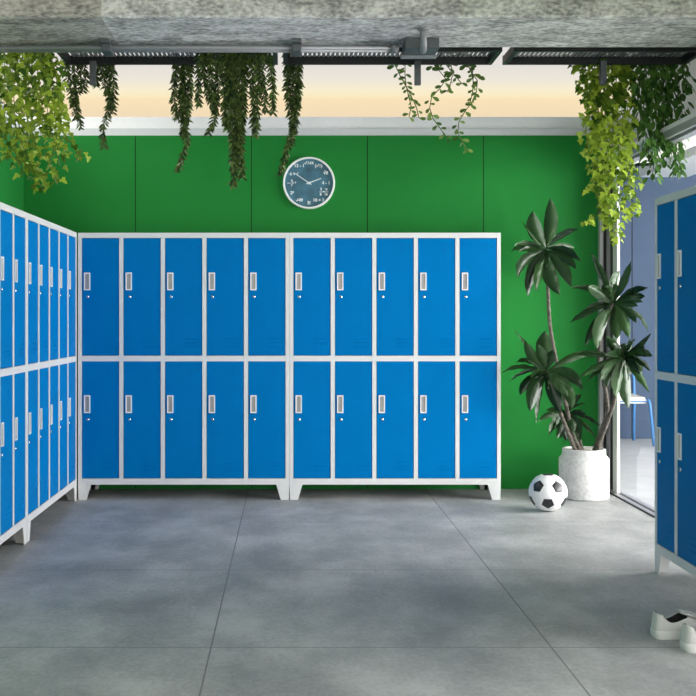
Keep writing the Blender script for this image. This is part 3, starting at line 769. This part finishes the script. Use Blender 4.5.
def rosette(c, Y, leaves, lab=None):
    m = MB(); C0 = at(c[0], c[1], Y)
    for lf in leaves:
        tx, ty, w = lf[:3]; dy = rs.uniform(-.13, .06)
        down = ty > c[1]+15
        if down: dy = rs.uniform(-.16, -.02)
        Yt = min(Y+dy, 2.235*F/max(1, tx-CX) if tx > 560 else 99, 7.9)
        T = at(tx, ty, Yt)
        if len(lf) > 3: Mx = at(lf[3], lf[4], (Y+Yt)/2)*1.0
        else:
            Mx = (C0+T)/2; L = (T-C0).length
            Mx = Mx+Vector((0, -.03, .10*L if abs(ty-c[1]) < 25 or down else 0))
        if len(lf) > 3: Mx = Mx*2-(C0+T)/2*1.0 if False else Mx
        wid = w*Y/F
        d = (T-C0).normalized(); inplane = d.cross(Vector((0, 1, 0)))
        roll = rs.uniform(-.6, .6) if w >= 8 else rs.choice((-1, 1))*rs.uniform(.7, 1.0)
        if w < 8: wid *= 1.35
        side = inplane.normalized()*cos(roll)+Vector((0, 1, 0))*sin(roll)
        base = C0+d*.006+Vector((0, 0, rs.uniform(-.015, .015)))
        big_leaf(m, base-PC, Mx-PC, T-PC, wid*.98, side)
    for k in range(9):
        a = rs.random()*6.28; ex, ey = c[0]+cos(a)*rs.uniform(16, 30), c[1]+sin(a)*rs.uniform(14, 30)
        Yt = min(Y+rs.uniform(-.12, .12), 2.2*F/max(1, ex-CX) if ex > 560 else 99, 7.88)
        T = at(ex, ey, Yt); L = (T-C0).length; d = (T-C0).normalized()
        Mx = (C0+T)/2+Vector((0, 0, .16*L))
        side = d.cross(Vector((0, 1, 0))).normalized()*cos(a*3)+Vector((0, 1, 0))*sin(a*3)
        big_leaf(m, C0-PC, Mx-PC, T-PC, rs.uniform(.035, .06), side)
    m.build('leaf_cluster', M['rubber'], pp)
rosette((546, 250), 7.66, [(533, 211, 15, 531, 232), (550, 198, 14, 553, 225), (522, 222, 4), (511, 252, 6, 520, 240), (514, 246, 6, 525, 241), (578, 229, 8, 562, 233), (580, 261, 7, 566, 248), (576, 269, 10, 566, 252),
    (518, 278, 12, 520, 256), (528, 297, 12, 530, 266), (536, 291, 11, 540, 268), (560, 295, 15, 545, 272), (571, 287, 13, 562, 262), (556, 228, 8), (540, 225, 8)])
rosette((613, 304), 7.20, [(591, 253, 6, 602, 275), (620, 271, 12, 613, 280), (631, 261, 7, 622, 284), (571, 288, 7, 592, 286), (588, 287, 11, 598, 290), (648, 288, 8, 633, 288), (645, 297, 6, 634, 293), (570, 323, 7, 588, 305), (583, 319, 10, 590, 306),
    (585, 346, 9, 594, 320), (597, 349, 14, 598, 322), (648, 332, 6, 645, 308), (636, 323, 10, 630, 308), (629, 338, 13, 624, 314), (617, 339, 12, 616, 322), (604, 285, 10), (612, 278, 10)])
rosette((546, 371), 7.46, [(515, 331, 4, 532, 348), (525, 340, 10, 530, 360), (545, 331, 16, 543, 350), (516, 363, 6, 528, 357), (502, 373, 6, 520, 363), (509, 382, 5, 522, 371), (520, 395, 10, 524, 378), (530, 412, 14, 533, 384), (536, 423, 6, 540, 398),
    (561, 414, 14, 552, 388), (568, 397, 12, 560, 380), (583, 390, 11, 572, 372), (596, 352, 8, 574, 352), (572, 409, 13, 572, 384), (580, 378, 9, 566, 368), (538, 345, 10), (553, 350, 9)])
rosette((624, 357), 7.15, [(576, 355, 7, 592, 348), (579, 378, 7, 596, 362), (587, 381, 6, 602, 362), (606, 336, 10, 612, 346), (625, 343, 10, 622, 350), (635, 339, 6), (651, 333, 4, 638, 350), (645, 347, 5, 636, 349), (653, 356, 7, 640, 350), (650, 371, 6, 642, 356),
    (649, 392, 9, 637, 368), (641, 374, 11, 638, 360), (629, 409, 15, 624, 380), (616, 398, 13, 618, 376), (606, 388, 16, 611, 368), (601, 381, 10, 608, 364), (614, 345, 9), (632, 345, 9)])
rosette((567, 413), 7.60, [(539, 421, 5, 549, 410), (549, 435, 10, 556, 420), (561, 439, 8, 562, 424), (580, 441, 7, 578, 420), (596, 438, 5, 580, 420), (600, 426, 4, 584, 414), (586, 414, 4, 576, 408), (566, 441, 11, 566, 425), (574, 432, 10)])

# ------------------------------------------------------------------ sky, daylight, camera
wd = bpy.data.worlds.new('sky'); sc.world = wd; wd.use_nodes = True; nt = wd.node_tree
bg = nt.nodes['Background']
tc = N(nt, 'ShaderNodeTexCoord'); sx = N(nt, 'ShaderNodeSeparateXYZ'); nt.links.new(tc.outputs['Generated'], sx.inputs[0])
ax = N(nt, 'ShaderNodeMath', operation='ABSOLUTE'); ay = N(nt, 'ShaderNodeMath', operation='ABSOLUTE')
nt.links.new(sx.outputs['X'], ax.inputs[0]); nt.links.new(sx.outputs['Y'], ay.inputs[0])
mxx = N(nt, 'ShaderNodeMath', operation='MAXIMUM'); nt.links.new(ax.outputs[0], mxx.inputs[0]); nt.links.new(ay.outputs[0], mxx.inputs[1])
dv = N(nt, 'ShaderNodeMath', operation='DIVIDE'); nt.links.new(sx.outputs['Z'], dv.inputs[0]); nt.links.new(mxx.outputs[0], dv.inputs[1])
ml = N(nt, 'ShaderNodeMath', operation='MULTIPLY'); ml.inputs[1].default_value = 2.0; nt.links.new(dv.outputs[0], ml.inputs[0]); ml.use_clamp = True
def e(y): return (318-y)/1114*2
sky = ramp(nt, [(0, (.55, .55, .57)), (e(135), (.80, .66, .48)), (e(99), (.96, .77, .49)), (e(96), (.97, .83, .56)), (e(90), (.95, .86, .62)), (e(80), (.86, .80, .70)), (e(66), (.78, .745, .70)), (e(47), (.76, .74, .72)), (1, (.74, .77, .82))])
nt.links.new(ml.outputs[0], sky.inputs['Fac']); nt.links.new(sky.outputs[0], bg.inputs['Color']); bg.inputs['Strength'].default_value = 1.0
def area(name, loc, rot, sx_, sy_, power, col):
    l = bpy.data.lights.new(name, 'AREA'); l.shape = 'RECTANGLE'; l.size = sx_; l.size_y = sy_; l.energy = power; l.color = col
    o = bpy.data.objects.new(name, l); COL.objects.link(o); o.location = loc; o.rotation_euler = rot; return o
# daylight of the open right side beyond the glass; the front and left lamps are added fill
area('daylight_right', (7.1, 4.2, 1.5), (0, R(90), 0), 2.4, 8.0, 1020, (1, 1, 1))
area('fill_front', (.1, -2.5, 1.7), (R(90), 0, 0), 3.8, 2.4, 112, (1, .96, .90))  # added fill lamp in front of the solid wall behind the camera
area('fill_left', (-2.2, 6.8, 2.98), (0, R(-66), 0), .45, 2.2, 22, (1, .97, .93))  # added lamp outside the left clerestory to brighten the right lockers
cam = bpy.data.cameras.new('camera'); co = bpy.data.objects.new('camera', cam); COL.objects.link(co)
co.location = (0, 0, CH); co.rotation_euler = (R(90), 0, 0)
cam.sensor_width = 36; cam.lens = F/696*36; cam.shift_x = (348-CX)/696; cam.shift_y = -(348-CY)/696; cam.clip_end = 200
sc.camera = co
sc.view_settings.view_transform = 'Standard'; sc.view_settings.look = 'None'; sc.view_settings.gamma = 1; sc.view_settings.exposure = 0
sc.view_settings.use_curve_mapping = False
